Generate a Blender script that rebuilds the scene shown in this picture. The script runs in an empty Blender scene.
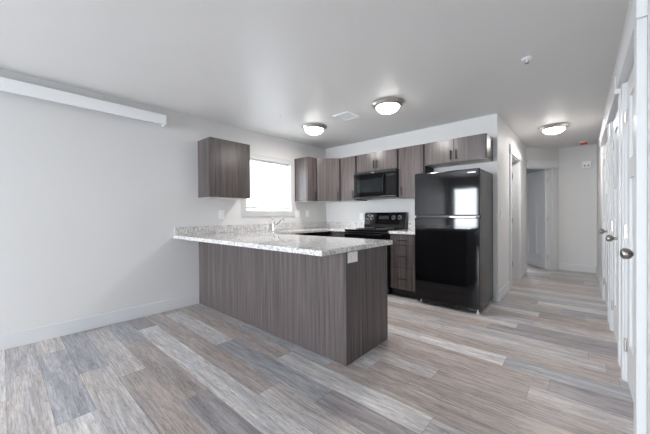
import bpy, bmesh, math, random
from mathutils import Matrix, Vector
random.seed(7)
SC = bpy.context.scene
COL = SC.collection

# ------------------------------------------------------------------ camera
F = Vector((-0.6635089, 0.7481174, -0.00873474)).normalized()
R0 = Vector((math.cos(math.radians(41.57)), math.sin(math.radians(41.57)), 0))
U0 = R0.cross(F)
rr = math.radians(-0.4994)
RV = R0 * math.cos(rr) + U0 * math.sin(rr)
UV_ = -R0 * math.sin(rr) + U0 * math.cos(rr)
cam_data = bpy.data.cameras.new('camera')
cam_data.sensor_fit = 'HORIZONTAL'
cam_data.sensor_width = 36.0
cam_data.lens = 288.56 / 650 * 36
cam_data.clip_start = 0.02
cam = bpy.data.objects.new('camera', cam_data)
COL.objects.link(cam)
M4 = Matrix((RV, UV_, -F)).transposed().to_4x4()
M4.translation = Vector((3.7609, -4.2741, 1.1548))
cam.matrix_world = M4
SC.camera = cam

# ------------------------------------------------------------------ world, light, exposure
world = bpy.data.worlds.new('world')
SC.world = world
world.use_nodes = True
bgn = world.node_tree.nodes['Background']
bgn.inputs[0].default_value = (0.80, 0.90, 1.0, 1)
bgn.inputs[1].default_value = 3.0

SC.view_settings.view_transform = 'Standard'
SC.view_settings.look = 'None'
SC.view_settings.gamma = 1
SC.view_settings.use_curve_mapping = False
SC.view_settings.exposure = 1.2

def area(name, loc, rot, sx, sy, power, col):
    l = bpy.data.lights.new(name, 'AREA')
    l.shape = 'RECTANGLE'; l.size = sx; l.size_y = sy
    l.energy = power; l.color = col
    o = bpy.data.objects.new(name, l)
    o.location = loc; o.rotation_euler = rot
    COL.objects.link(o)
    return o
PI = math.pi
DAY = (0.90, 0.95, 1.0)
# daylight outside the living-room windows behind the camera (shines +y)
area('daylight_living_left', (1.05, -8.62, 1.35), (PI/2, 0, 0), 2.0, 1.7, 162, DAY)
area('added_fill_living_right', (2.95, -8.62, 1.15), (PI/2, 0, 0), 1.5, 2.1, 14, DAY)  # added fill behind an invented rear opening, lights the right side
# daylight outside the kitchen window (shines +x)
area('daylight_kitchen', (-0.32, -1.37, 1.65), (0, -PI/2, 0), 0.95, 1.0, 32, DAY)
# added light behind an unseen bedroom window, brightens the open door (shines -y)
area('added_fill_bedroom', (1.9, 5.95, 1.45), (-PI/2, 0, 0), 1.3, 1.2, 34, DAY)

# ------------------------------------------------------------------ materials
def new_mat(name):
    m = bpy.data.materials.new(name); m.use_nodes = True
    return m, m.node_tree.nodes, m.node_tree.links, m.node_tree.nodes['Principled BSDF']

def simple(name, col, rough=0.5, metal=0.0, spec=0.5, emit=None, es=0.0):
    m, n, l, b = new_mat(name)
    b.inputs['Base Color'].default_value = (*col, 1)
    b.inputs['Roughness'].default_value = rough
    b.inputs['Metallic'].default_value = metal
    b.inputs['Specular IOR Level'].default_value = spec
    if emit:
        b.inputs['Emission Color'].default_value = (*emit, 1)
        b.inputs['Emission Strength'].default_value = es
    return m

def paint(name, col, rough, spec, bump, scale=180.0):
    m, n, l, b = new_mat(name)
    b.inputs['Roughness'].default_value = rough
    b.inputs['Specular IOR Level'].default_value = spec
    tc = n.new('ShaderNodeTexCoord')
    no = n.new('ShaderNodeTexNoise'); no.inputs['Scale'].default_value = scale
    no.inputs['Detail'].default_value = 3
    l.new(tc.outputs['Object'], no.inputs['Vector'])
    bp = n.new('ShaderNodeBump'); bp.inputs['Strength'].default_value = bump
    bp.inputs['Distance'].default_value = 0.002
    l.new(no.outputs['Fac'], bp.inputs['Height'])
    l.new(bp.outputs['Normal'], b.inputs['Normal'])
    n2 = n.new('ShaderNodeTexNoise'); n2.inputs['Scale'].default_value = 1.3
    l.new(tc.outputs['Object'], n2.inputs['Vector'])
    cr = n.new('ShaderNodeValToRGB')
    cr.color_ramp.elements[0].position = 0.3; cr.color_ramp.elements[1].position = 0.7
    cr.color_ramp.elements[0].color = (*[c * 0.985 for c in col], 1)
    cr.color_ramp.elements[1].color = (*col, 1)
    l.new(n2.outputs['Fac'], cr.inputs['Fac'])
    l.new(cr.outputs['Color'], b.inputs['Base Color'])
    return m

def laminate(name, c0, c1, rough=0.27):
    """vertical fine-grained wood laminate"""
    m, n, l, b = new_mat(name)
    tc = n.new('ShaderNodeTexCoord')
    mp = n.new('ShaderNodeMapping')
    mp.inputs['Scale'].default_value = (150, 150, 1.8)
    l.new(tc.outputs['Object'], mp.inputs['Vector'])
    no = n.new('ShaderNodeTexNoise'); no.inputs['Scale'].default_value = 1.0
    no.inputs['Detail'].default_value = 5; no.inputs['Roughness'].default_value = 0.6
    l.new(mp.outputs['Vector'], no.inputs['Vector'])
    mp2 = n.new('ShaderNodeMapping'); mp2.inputs['Scale'].default_value = (32, 32, 0.8)
    l.new(tc.outputs['Object'], mp2.inputs['Vector'])
    n2 = n.new('ShaderNodeTexNoise'); n2.inputs['Scale'].default_value = 1.0
    l.new(mp2.outputs['Vector'], n2.inputs['Vector'])
    ad = n.new('ShaderNodeMath'); ad.operation = 'MULTIPLY_ADD'
    ad.inputs[1].default_value = 0.65; 
    l.new(no.outputs['Fac'], ad.inputs[0])
    ml = n.new('ShaderNodeMath'); ml.operation = 'MULTIPLY'; ml.inputs[1].default_value = 0.35
    l.new(n2.outputs['Fac'], ml.inputs[0]); l.new(ml.outputs[0], ad.inputs[2])
    cr = n.new('ShaderNodeValToRGB')
    cr.color_ramp.elements[0].position = 0.36; cr.color_ramp.elements[1].position = 0.64
    cr.color_ramp.elements[0].color = (*c0, 1); cr.color_ramp.elements[1].color = (*c1, 1)
    l.new(ad.outputs[0], cr.inputs['Fac'])
    l.new(cr.outputs['Color'], b.inputs['Base Color'])
    b.inputs['Roughness'].default_value = rough
    b.inputs['Specular IOR Level'].default_value = 0.4
    bp = n.new('ShaderNodeBump'); bp.inputs['Strength'].default_value = 0.08
    bp.inputs['Distance'].default_value = 0.001
    l.new(no.outputs['Fac'], bp.inputs['Height']); l.new(bp.outputs['Normal'], b.inputs['Normal'])
    return m

def granite(name):
    m, n, l, b = new_mat(name)
    tc = n.new('ShaderNodeTexCoord')
    def ramp(fac, stops):
        cr = n.new('ShaderNodeValToRGB')
        e = cr.color_ramp.elements
        e[0].position, e[0].color = stops[0][0], (*stops[0][1], 1)
        e[1].position, e[1].color = stops[-1][0], (*stops[-1][1], 1)
        for p, c in stops[1:-1]:
            k = e.new(p); k.color = (*c, 1)
        l.new(fac, cr.inputs['Fac'])
        return cr.outputs['Color']
    v1 = n.new('ShaderNodeTexVoronoi'); v1.inputs['Scale'].default_value = 88
    l.new(tc.outputs['Object'], v1.inputs['Vector'])
    sep = n.new('ShaderNodeSeparateColor'); l.new(v1.outputs['Color'], sep.inputs[0])
    c1 = ramp(sep.outputs[0], [(0.0, (0.10, 0.10, 0.105)), (0.13, (0.22, 0.21, 0.21)), (0.27, (0.50, 0.48, 0.46)),
                                (0.55, (0.66, 0.65, 0.64)), (1.0, (0.80, 0.80, 0.80))])
    n1 = n.new('ShaderNodeTexNoise'); n1.inputs['Scale'].default_value = 34; n1.inputs['Detail'].default_value = 4
    l.new(tc.outputs['Object'], n1.inputs['Vector'])
    c2 = ramp(n1.outputs['Fac'], [(0.36, (0.55, 0.53, 0.52)), (0.5, (0.70, 0.69, 0.68)), (0.66, (0.84, 0.84, 0.84))])
    mx = n.new('ShaderNodeMix'); mx.data_type = 'RGBA'; mx.blend_type = 'MIX'; mx.inputs[0].default_value = 0.4
    l.new(c1, mx.inputs[6]); l.new(c2, mx.inputs[7])
    l.new(mx.outputs[2], b.inputs['Base Color'])
    b.inputs['Roughness'].default_value = 0.02
    b.inputs['Specular IOR Level'].default_value = 0.6
    return m

def plank_mat():
    m, n, l, b = new_mat('vinyl_planks')
    uv = n.new('ShaderNodeUVMap'); uv.uv_map = 'UVMap'
    at = n.new('ShaderNodeVertexColor'); at.layer_name = 'tone'
    mp = n.new('ShaderNodeMapping'); mp.inputs['Scale'].default_value = (6, 110, 1)
    l.new(uv.outputs[0], mp.inputs['Vector'])
    g = n.new('ShaderNodeTexNoise'); g.inputs['Scale'].default_value = 1; g.inputs['Detail'].default_value = 6
    g.inputs['Roughness'].default_value = 0.65; g.inputs['Distortion'].default_value = 0.4
    l.new(mp.outputs[0], g.inputs['Vector'])
    mp2 = n.new('ShaderNodeMapping'); mp2.inputs['Scale'].default_value = (1.5, 22, 1)
    l.new(uv.outputs[0], mp2.inputs['Vector'])
    k = n.new('ShaderNodeTexNoise'); k.inputs['Scale'].default_value = 1; k.inputs['Detail'].default_value = 5
    k.inputs['Distortion'].default_value = 0.5; k.inputs['Roughness'].default_value = 0.6
    l.new(mp2.outputs[0], k.inputs['Vector'])
    def mr(src, a, bb, lo, hi):
        q = n.new('ShaderNodeMapRange'); q.inputs[1].default_value = a; q.inputs[2].default_value = bb
        q.inputs[3].default_value = lo; q.inputs[4].default_value = hi
        l.new(src, q.inputs[0]); return q.outputs[0]
    f1 = mr(g.outputs['Fac'], 0.32, 0.68, 0.62, 1.24)
    f2 = mr(k.outputs['Fac'], 0.34, 0.66, 0.72, 1.16)
    mu = n.new('ShaderNodeMath'); mu.operation = 'MULTIPLY'
    # thin dark wood cracks
    mp4 = n.new('ShaderNodeMapping'); mp4.inputs['Scale'].default_value = (5, 42, 1); mp4.inputs['Location'].default_value = (7, 3, 0)
    l.new(uv.outputs[0], mp4.inputs['Vector'])
    ck = n.new('ShaderNodeTexNoise'); ck.inputs['Scale'].default_value = 1; ck.inputs['Detail'].default_value = 3; ck.inputs['Distortion'].default_value = 0.8
    l.new(mp4.outputs[0], ck.inputs['Vector'])
    c1 = n.new('ShaderNodeMath'); c1.operation = 'SUBTRACT'; c1.inputs[1].default_value = 0.5; l.new(ck.outputs['Fac'], c1.inputs[0])
    c2 = n.new('ShaderNodeMath'); c2.operation = 'ABSOLUTE'; l.new(c1.outputs[0], c2.inputs[0])
    f3 = mr(c2.outputs[0], 0.0, 0.022, 0.66, 1.0)
    m0 = n.new('ShaderNodeMath'); m0.operation = 'MULTIPLY'; l.new(f2, m0.inputs[0]); l.new(f3, m0.inputs[1])
    l.new(f1, mu.inputs[0]); l.new(m0.outputs[0], mu.inputs[1])
    # seams: second UV map holds 0..1 local coordinates in metres from the plank edge
    uv2 = n.new('ShaderNodeUVMap'); uv2.uv_map = 'edge'
    sp = n.new('ShaderNodeSeparateXYZ'); l.new(uv2.outputs[0], sp.inputs[0])
    def edge(sock):      # 0 at centre 1 at edges: |x-0.5|*2 with metres stored in z unavailable -> threshold
        a = n.new('ShaderNodeMath'); a.operation = 'SUBTRACT'; a.inputs[1].default_value = 0.5; l.new(sock, a.inputs[0])
        c = n.new('ShaderNodeMath'); c.operation = 'ABSOLUTE'; l.new(a.outputs[0], c.inputs[0])
        return c.outputs[0]
    ex = n.new('ShaderNodeMath'); ex.operation = 'GREATER_THAN'; ex.inputs[1].default_value = 0.4988; l.new(edge(sp.outputs[0]), ex.inputs[0])
    ey = n.new('ShaderNodeMath'); ey.operation = 'GREATER_THAN'; ey.inputs[1].default_value = 0.4925; l.new(edge(sp.outputs[1]), ey.inputs[0])
    em = n.new('ShaderNodeMath'); em.operation = 'MAXIMUM'; l.new(ex.outputs[0], em.inputs[0]); l.new(ey.outputs[0], em.inputs[1])
    es = mr(em.outputs[0], 0, 1, 1.0, 0.62)
    m3 = n.new('ShaderNodeMath'); m3.operation = 'MULTIPLY'; l.new(mu.outputs[0], m3.inputs[0]); l.new(es, m3.inputs[1])
    vm = n.new('ShaderNodeVectorMath'); vm.operation = 'SCALE'
    # patches of cooler grey wash along each board
    mp3 = n.new('ShaderNodeMapping'); mp3.inputs['Scale'].default_value = (2.2, 9, 1); mp3.inputs['Location'].default_value = (31, 17, 0)
    l.new(uv.outputs[0], mp3.inputs['Vector'])
    w3 = n.new('ShaderNodeTexNoise'); w3.inputs['Scale'].default_value = 1; w3.inputs['Detail'].default_value = 4
    l.new(mp3.outputs[0], w3.inputs['Vector'])
    wf = mr(w3.outputs['Fac'], 0.40, 0.66, 0.0, 0.6)
    wm = n.new('ShaderNodeMix'); wm.data_type = 'RGBA'; wm.blend_type = 'MULTIPLY'
    l.new(wf, wm.inputs[0]); l.new(at.outputs['Color'], wm.inputs[6]); wm.inputs[7].default_value = (0.80, 0.86, 0.94, 1)
    l.new(wm.outputs[2], vm.inputs[0]); l.new(m3.outputs[0], vm.inputs['Scale'])
    l.new(vm.outputs[0], b.inputs['Base Color'])
    b.inputs['Roughness'].default_value = 0.36
    b.inputs['Specular IOR Level'].default_value = 0.45
    bp = n.new('ShaderNodeBump'); bp.inputs['Strength'].default_value = 0.15; bp.inputs['Distance'].default_value = 0.001
    l.new(g.outputs['Fac'], bp.inputs['Height']); l.new(bp.outputs['Normal'], b.inputs['Normal'])
    return m

def pane_mat():
    m, n, l, b = new_mat('window_glass')
    n.remove(b)
    out = n['Material Output']
    tr = n.new('ShaderNodeBsdfTransparent'); gl = n.new('ShaderNodeBsdfGlossy'); gl.inputs['Roughness'].default_value = 0.02
    fr = n.new('ShaderNodeFresnel'); fr.inputs[0].default_value = 1.45
    mx = n.new('ShaderNodeMixShader')
    l.new(fr.outputs[0], mx.inputs[0]); l.new(tr.outputs[0], mx.inputs[1]); l.new(gl.outputs[0], mx.inputs[2])
    l.new(mx.outputs[0], out.inputs[0])
    return m

def blind_mat():
    m, n, l, b = new_mat('blind_slat')
    out = n['Material Output']
    b.inputs['Base Color'].default_value = (0.9, 0.9, 0.9, 1); b.inputs['Roughness'].default_value = 0.5
    t = n.new('ShaderNodeBsdfTranslucent'); t.inputs[0].default_value = (0.66, 0.70, 0.73, 1)
    mx = n.new('ShaderNodeMixShader'); mx.inputs[0].default_value = 0.3
    l.new(b.outputs[0], mx.inputs[1]); l.new(t.outputs[0], mx.inputs[2]); l.new(mx.outputs[0], out.inputs[0])
    return m

WALL = paint('wall_paint', (0.72, 0.715, 0.71), 0.55, 0.35, 0.15)
CEIL = paint('ceiling_paint', (0.76, 0.75, 0.74), 0.42, 0.32, 0.25, 120)
TRIM = simple('white_trim_paint', (0.74, 0.75, 0.76), 0.42)
LAM = laminate('grey_brown_laminate', (0.056, 0.046, 0.045), (0.150, 0.127, 0.125))
CARC = simple('dark_cabinet_edge', (0.014, 0.012, 0.012), 0.6)
UNDER = simple('pale_cabinet_underside', (0.62, 0.60, 0.56), 0.5)
TOE = simple('toe_kick_dark', (0.03, 0.027, 0.026), 0.6)
GRAN = granite('speckled_granite')
FLOORM = plank_mat()
PANE = pane_mat()
BLIND = blind_mat()
BASEP = simple('baseboard_paint', (0.70, 0.71, 0.72), 0.35)
WTRIM = simple('window_trim_paint', (0.60, 0.60, 0.60), 0.45)
VINYL = simple('white_window_vinyl', (0.82, 0.83, 0.84), 0.4)
WPLAST = simple('white_plastic', (0.88, 0.89, 0.90), 0.35)
VALM = simple('white_valance_vinyl', (0.88, 0.89, 0.90), 0.4)
GPLAST = simple('grey_slot', (0.25, 0.25, 0.26), 0.5)
NICKEL = simple('brushed_nickel', (0.55, 0.54, 0.52), 0.28, 1.0)
DNICK = simple('satin_dark_nickel', (0.36, 0.34, 0.32), 0.3, 1.0)
CHROME = simple('chrome', (0.8, 0.8, 0.8), 0.08, 1.0)
BLKMET = simple('black_pull_metal', (0.02, 0.02, 0.02), 0.4, 0.6)
FGLOSS = simple('black_gloss_enamel', (0.004, 0.004, 0.005), 0.05, 0.0, 0.38)
FSIDE = simple('black_textured_side', (0.018, 0.017, 0.017), 0.22, 0.0, 0.5)
BLKPL = simple('black_plastic', (0.012, 0.012, 0.013), 0.3)
MGLASS = simple('dark_oven_glass', (0.01, 0.014, 0.016), 0.06, 0.0, 0.9)
COIL = simple('burner_coil', (0.03, 0.03, 0.03), 0.5, 0.3)
SILV = simple('silver_badge', (0.7, 0.7, 0.7), 0.25, 1.0)
STEEL = simple('stainless_steel', (0.6, 0.6, 0.6), 0.25, 1.0)
RED = simple('red_plastic', (0.55, 0.04, 0.02), 0.4)
LAMPG = simple('frosted_lamp_glass', (0.9, 0.9, 0.9), 0.3, emit=(1.0, 0.955, 0.915), es=8.0)
DISP = simple('display_grey', (0.018, 0.024, 0.024), 0.15)

# ------------------------------------------------------------------ mesh helpers
def bm_new(): return bmesh.new()

def box(bm, x0, x1, y0, y1, z0, z1, M=None):
    vs = []
    for z in (z0, z1):
        for x, y in ((x0, y0), (x1, y0), (x1, y1), (x0, y1)):
            v = Vector((x, y, z))
            if M: v = M @ v
            vs.append(bm.verts.new(v))
    for f in ((3, 2, 1, 0), (4, 5, 6, 7), (0, 1, 5, 4), (1, 2, 6, 5), (2, 3, 7, 6), (3, 0, 4, 7)):
        bm.faces.new([vs[i] for i in f])
    return bm

def prism(bm, pts, z0, z1):
    """pts counter-clockwise in plan"""
    lo = [bm.verts.new((x, y, z0)) for x, y in pts]
    hi = [bm.verts.new((x, y, z1)) for x, y in pts]
    bm.faces.new(lo[::-1]); bm.faces.new(hi)
    k = len(pts)
    for i in range(k):
        bm.faces.new((lo[i], lo[(i+1) % k], hi[(i+1) % k], hi[i]))
    return bm

def frame_from(axis):
    a = Vector(axis).normalized()
    t = Vector((0, 0, 1)) if abs(a.z) < 0.9 else Vector((1, 0, 0))
    u = a.cross(t).normalized(); v = a.cross(u).normalized()
    return a, u, v

def lathe(bm, origin, axis, prof, seg=32):
    """prof: list of (radius, distance along axis)"""
    a, u, v = frame_from(axis); o = Vector(origin)
    rings = []
    for r, d in prof:
        if r < 1e-6:
            rings.append([bm.verts.new(o + a * d)])
        else:
            rings.append([bm.verts.new(o + a * d + (u * math.cos(2*PI*i/seg) + v * math.sin(2*PI*i/seg)) * r) for i in range(seg)])
    for A, B in zip(rings, rings[1:]):
        for i in range(seg):
            j = (i + 1) % seg
            if len(A) == 1 and len(B) == 1: continue
            if len(A) == 1: bm.faces.new((A[0], B[j], B[i]))
            elif len(B) == 1: bm.faces.new((A[i], A[j], B[0]))
            else: bm.faces.new((A[i], A[j], B[j], B[i]))
    return bm

def tube(bm, pts, r, seg=12, caps=True):
    pts = [Vector(p) for p in pts]
    rs = r if isinstance(r, (list, tuple)) else [r] * len(pts)
    rings = []; prev = None
    for i, p in enumerate(pts):
        d = (pts[min(i+1, len(pts)-1)] - pts[max(i-1, 0)]).normalized()
        if prev is None: a, u, v = frame_from(d)
        else:
            u = (prev - d * prev.dot(d)).normalized(); v = d.cross(u)
        prev = u
        rings.append([bm.verts.new(p + (u*math.cos(2*PI*k/seg) + v*math.sin(2*PI*k/seg)) * rs[i]) for k in range(seg)])
    for A, B in zip(rings, rings[1:]):
        for i in range(seg):
            bm.faces.new((A[i], A[(i+1) % seg], B[(i+1) % seg], B[i]))
    if caps:
        bm.faces.new(rings[0][::-1]); bm.faces.new(rings[-1])
    return bm

ORG = {}
def finish(name, bm, mat, parent=None, bevel=0.0, smooth=False, world=True):
    """link bm as ONE mesh object; with world=True the vertices are world coordinates and
       are moved into the parent's frame (unrotated parents only)"""
    bmesh.ops.recalc_face_normals(bm, faces=bm.faces)
    if parent is not None and world:
        bmesh.ops.translate(bm, verts=bm.verts, vec=-ORG.get(parent.name, Vector((0, 0, 0))))
    me = bpy.data.meshes.new(name); bm.to_mesh(me); bm.free()
    me.materials.append(mat)
    o = bpy.data.objects.new(name, me); COL.objects.link(o)
    if parent is not None:
        o.parent = parent; ORG[o.name] = ORG.get(parent.name, Vector((0, 0, 0)))
    if smooth:
        for p in me.polygons: p.use_smooth = True
        md = o.modifiers.new('split', 'EDGE_SPLIT'); md.split_angle = math.radians(38)
    if bevel:
        b = o.modifiers.new('bevel', 'BEVEL'); b.width = bevel; b.segments = 2; b.limit_method = 'ANGLE'
        b.angle_limit = math.radians(40)
    return o

def thing(name, label, cat, loc=(0, 0, 0), rz=0.0, group=None):
    o = bpy.data.objects.new(name, None); COL.objects.link(o)
    o.empty_display_size = 0.05
    o.location = loc; o.rotation_euler = (0, 0, rz)
    ORG[o.name] = Vector(loc)
    o['label'] = label; o['category'] = cat
    if group: o['group'] = group
    return o

def struct(o, label=None):
    o['kind'] = 'structure'
    if label: o['label'] = label
    return o

def dup(root, loc, label=None):
    r = root.copy(); COL.objects.link(r); r.location = loc
    if label: r['label'] = label
    for ch in list(root.children):
        c = ch.copy(); COL.objects.link(c); c.parent = r
        for g in ch.children:
            d = g.copy(); COL.objects.link(d); d.parent = c
    return r

H = 2.44
XR = 3.985          # right wall face
# ------------------------------------------------------------------ floor
W = 0.1785; Y0 = -4.26; L = 1.205
LT = (0.50, 0.475, 0.46); TN = (0.35, 0.30, 0.275); BL = (0.315, 0.31, 0.32)
GR = (0.36, 0.335, 0.33); DK = (0.275, 0.25, 0.25); ML = (0.42, 0.385, 0.37)
known = {   # row: (a joint x, [tones from the plank that starts at that joint - L])
    -1: (1.05, {-1: LT, 0: ML}),
    0: (0.70, {-1: GR, 0: ML, 1: LT, 2: TN}),
    1: (0.388, {-1: ML, 0: BL, 1: LT, 2: ML}),
    2: (1.015, {-1: BL, 0: ML, 1: LT}),
    3: (1.287, {-1: ML, 0: TN, 1: GR}),
    4: (1.905, {-2: BL, -1: TN, 0: DK, 1: TN}),
    5: (0.408, {-1: DK, 0: LT, 1: LT, 2: TN}),
    6: (2.205, {-2: TN, -1: TN, 0: ML, 1: TN}),
    7: (1.335, {-1: LT, 0: BL, 1: DK, 2: TN}),
    8: (1.93, {-1: TN, 0: LT, 1: GR}),
    9: (1.1, {-1: GR, 0: BL, 1: TN, 2: GR}),
    10: (2.57, {-1: LT, 0: TN, 1: GR}),
    11: (2.975, {-1: ML, 0: TN}),
    12: (2.3, {-1: GR, 0: TN, 1: ML}),
    13: (3.6, {-1: TN, 0: DK}),
    14: (3.315, {-1: LT, 0: BL}),
    15: (2.75, {-1: TN, 0: TN, 1: GR}),
    16: (3.9, {-1: ML, 0: TN}),
    17: (2.6, {-1: ML, 0: GR, 1: TN}),
    18: (3.05, {-1: TN, 0: DK}),
    20: (3.385, {-1: BL, 0: ML}),
    21: (2.95, {-1: ML, 0: TN}),
    24: (3.59, {-1: ML, 0: BL}),
}
def make_floor(x0, x1, y0, y1):
    bm = bm_new()
    uvl = bm.loops.layers.uv.new('UVMap'); el = bm.loops.layers.uv.new('edge')
    cl = bm.loops.layers.float_color.new('tone')
    rnd = random.Random(11)
    pal = [TN, TN, TN, ML, GR, GR, BL, DK, ML, LT]
    r = math.floor((y0 - Y0) / W)
    while Y0 + r * W < y1:
        ya, yb = Y0 + r * W, Y0 + (r + 1) * W
        ja, tones = known.get(r, (rnd.random() * L, {}))
        n0 = math.floor((x0 - ja) / L)
        while ja + n0 * L < x1:
            a, b = ja + n0 * L, ja + (n0 + 1) * L
            t = tones.get(n0, None) or rnd.choice(pal)
            v = 1 + rnd.uniform(-0.05, 0.05)
            v *= 1.42; t = (t[0] * v, t[1] * v, t[2] * v)
            ou, ov = rnd.uniform(0, 50), rnd.uniform(0, 50)
            ca, cb = max(a, x0), min(b, x1); cya, cyb = max(ya, y0), min(yb, y1)
            n0 += 1
            if cb - ca < 1e-4 or cyb - cya < 1e-4: continue
            vs = [bm.verts.new(p) for p in ((ca, cya, 0), (cb, cya, 0), (cb, cyb, 0), (ca, cyb, 0))]
            f = bm.faces.new(vs)
            for lp in f.loops:
                x, y = lp.vert.co.x, lp.vert.co.y
                lp[uvl].uv = (x - a + ou, y - ya + ov)
                lp[el].uv = ((x - a) / L, (y - ya) / W)
                lp[cl] = (*t, 1)
        r += 1
    me = bpy.data.meshes.new('floor'); bm.to_mesh(me); bm.free()
    me.materials.append(FLOORM)
    o = bpy.data.objects.new('floor', me); COL.objects.link(o)
    return struct(o, 'grey and tan wood-look plank floor')
make_floor(0.0, 4.95, -8.4, 5.6)

g_ = finish('ground', box(bm_new(), -8, 12, -30, -8.53, -0.3, -0.12), simple('paved_ground', (0.26, 0.30, 0.33), 0.7))
struct(g_, 'paved ground outside the living-room windows')
c = finish('ceiling', box(bm_new(), -0.12, 5.1, -8.52, 5.75, H, H + 0.12), CEIL)
struct(c, 'smooth light grey painted ceiling')

# ------------------------------------------------------------------ walls
def wall(name, origin, ang, length, thick, openings=(), label=None, h=H):
    """local X along the wall, local -Y towards the viewer's side"""
    bm = bm_new()
    xs = sorted({0, length, *[v for o in openings for v in o[:2]]})
    for a, b in zip(xs, xs[1:]):
        zs = [(0, h)]
        for o in openings:
            if o[0] <= a + 1e-6 and o[1] >= b - 1e-6:
                new = []
                for z0, z1 in zs:
                    if o[2] > z0: new.append((z0, min(o[2], z1)))
                    if o[3] < z1: new.append((max(o[3], z0), z1))
                zs = new
        for z0, z1 in zs:
            box(bm, a, b, 0, thick, z0, z1)
    o = finish(name, bm, WALL, None)
    o.location = (origin[0], origin[1], 0); o.rotation_euler = (0, 0, ang)
    return struct(o, label)

A = Vector((2.956, 2.579)); B = Vector((3.424, 3.191)); LA = (B - A).length
TH = math.atan2(B.y - A.y, B.x - A.x)
# left wall: local x from far corner? facing +x => rotation +90deg, X -> +y
wall('wall_left', (0, -8.4), PI/2, 8.4, 0.14, [(8.4 - 1.82, 8.4 - 0.93, 1.21, 2.02)], 'long plain light grey wall on the left')
wall('wall_kitchen', (-0.14, 0), 0, 3.096, 0.12, [], 'grey wall behind the range and fridge')
wall('wall_hall_left', (2.956, 0.12), PI/2, 2.459, 0.12, [(0.78, 1.60, 0, 2.05)], 'grey wall on the left of the hallway')
wall('wall_angled', (A.x, A.y), TH, LA, 0.12, [(0.0, 0.61, 0, 2.05)], 'short angled wall at the end of the hallway')
wall('wall_end', (B.x, B.y), 0, XR - B.x, 0.12, [], 'grey wall closing the hallway')
# right wall: rotation -90: X -> -y, origin at the far end
YE = 3.191
D1 = (-1.44, -2.27); D2 = (-0.32, -1.13); D3 = (0.98, 0.0)
wall('wall_right', (XR, YE + 0.12), -PI/2, YE + 0.12 + 8.4, 0.12,
     [(YE + 0.12 - a, YE + 0.12 - b, 0, 2.05) for a, b in (D3, D2, D1)], 'long white-doored wall on the right')
wall('wall_rear', (XR + 0.12, -8.4), PI, XR + 0.24, 0.12,
     [(XR + 0.12 - 3.5, XR + 0.12 - 2.35, 0.10, 2.09), (XR + 0.12 - 1.95, XR + 0.12 - 1.10, 0.06, 2.09),
      (XR + 0.12 - 1.0, XR + 0.12 - 0.18, 0.06, 2.09)], 'wall behind the camera')
# rooms beyond the hall doors
wall('wall_bedroom_far', (-0.12, 5.6), 0, 5.2, 0.12, [(1.5, 2.6, 0.95, 1.95)], 'far bedroom wall')
wall('wall_bedroom_left', (0.6, 0.12), PI/2, 5.48, 0.12, [], 'left bedroom wall')
wall('wall_bedroom_right', (4.9, 5.6), -PI/2, 2.29, 0.12, [], 'right bedroom wall')
wall('wall_bedroom_near', (4.9, 3.311), PI, 0.795, 0.12, [], 'near bedroom wall')
wall('wall_bedroom_divider', (0.6, 2.05), 0, 2.236, 0.10, [], 'wall between the two side rooms')

def baseboard(name, x0, x1, y0, y1):
    o = finish(name, box(bm_new(), x0, x1, y0, y1, 0.0, 0.135), BASEP, bevel=0.004)
    return struct(o, 'white baseboard')
baseboard('baseboard_left', 0.0005, 0.013, -8.395, -2.545)
baseboard('baseboard_kitchen', 2.93, 2.9555, -0.0125, -0.0005)
baseboard('baseboard_hall_near', 2.9565, 2.969, -0.0125, 0.81)
baseboard('baseboard_hall_far', 2.9565, 2.969, 1.812, 2.565)
baseboard('baseboard_end', B.x + 0.01, XR - 0.001, YE - 0.0125, YE - 0.0005)
baseboard('baseboard_right_far', XR - 0.0125, XR - 0.0005, 1.075, YE - 0.014)
baseboard('baseboard_right_near', XR - 0.0125, XR - 0.0005, -8.39, -2.44)

# ------------------------------------------------------------------ doors
def leaf_mesh(w, h=2.03, t=0.035, x0=0.0, y0=0.0, z0=0.012):
    """three-panel door: one wide panel over two tall ones. local, face at y0"""
    bm = bm_new()
    st = 0.115
    z = [z0, z0 + 0.27, 1.37, 1.50, h - 0.13, h]
    y1 = y0 + t
    box(bm, x0, x0 + st, y0, y1, z0, h); box(bm, x0 + w - st, x0 + w, y0, y1, z0, h)
    for a, b in ((z[0], z[1]), (z[2], z[3]), (z[4], z[5])):
        box(bm, x0 + st, x0 + w - st, y0, y1, a, b)
    box(bm, x0 + w/2 - 0.05, x0 + w/2 + 0.05, y0, y1, z[1], z[2])
    rec = 0.013
    box(bm, x0 + st, x0 + w - st, y0 + rec, y1 - rec, z[1], z[2])
    box(bm, x0 + st, x0 + w - st, y0 + rec, y1 - rec, z[3], z[4])
    return bm

def add_hinges(parent, x, y, zs):
    for z in zs:
        bm = bm_new()
        lathe(bm, (x, y, z - 0.045), (0, 0, 1), [(0, 0), (0.009, 0), (0.009, 0.09), (0, 0.09)], 12)
        box(bm, x + 0.004, x + 0.03, y + 0.0045, y + 0.0066, z - 0.045, z + 0.045)
        finish('hinge', bm, NICKEL, parent, world=False)

def knob(parent, x, y, z, lever=False):
    bm = bm_new()
    lathe(bm, (x, y, z), (0, -1, 0), [(0.0, 0), (0.032, 0.0), (0.032, 0.006), (0.022, 0.010), (0.011, 0.014), (0.011, 0.042),
                                      (0.018, 0.046), (0.026, 0.055), (0.0285, 0.066), (0.026, 0.077), (0.016, 0.085), (0, 0.087)], 28)
    finish('door_knob', bm, DNICK, parent, smooth=True, world=False)

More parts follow.
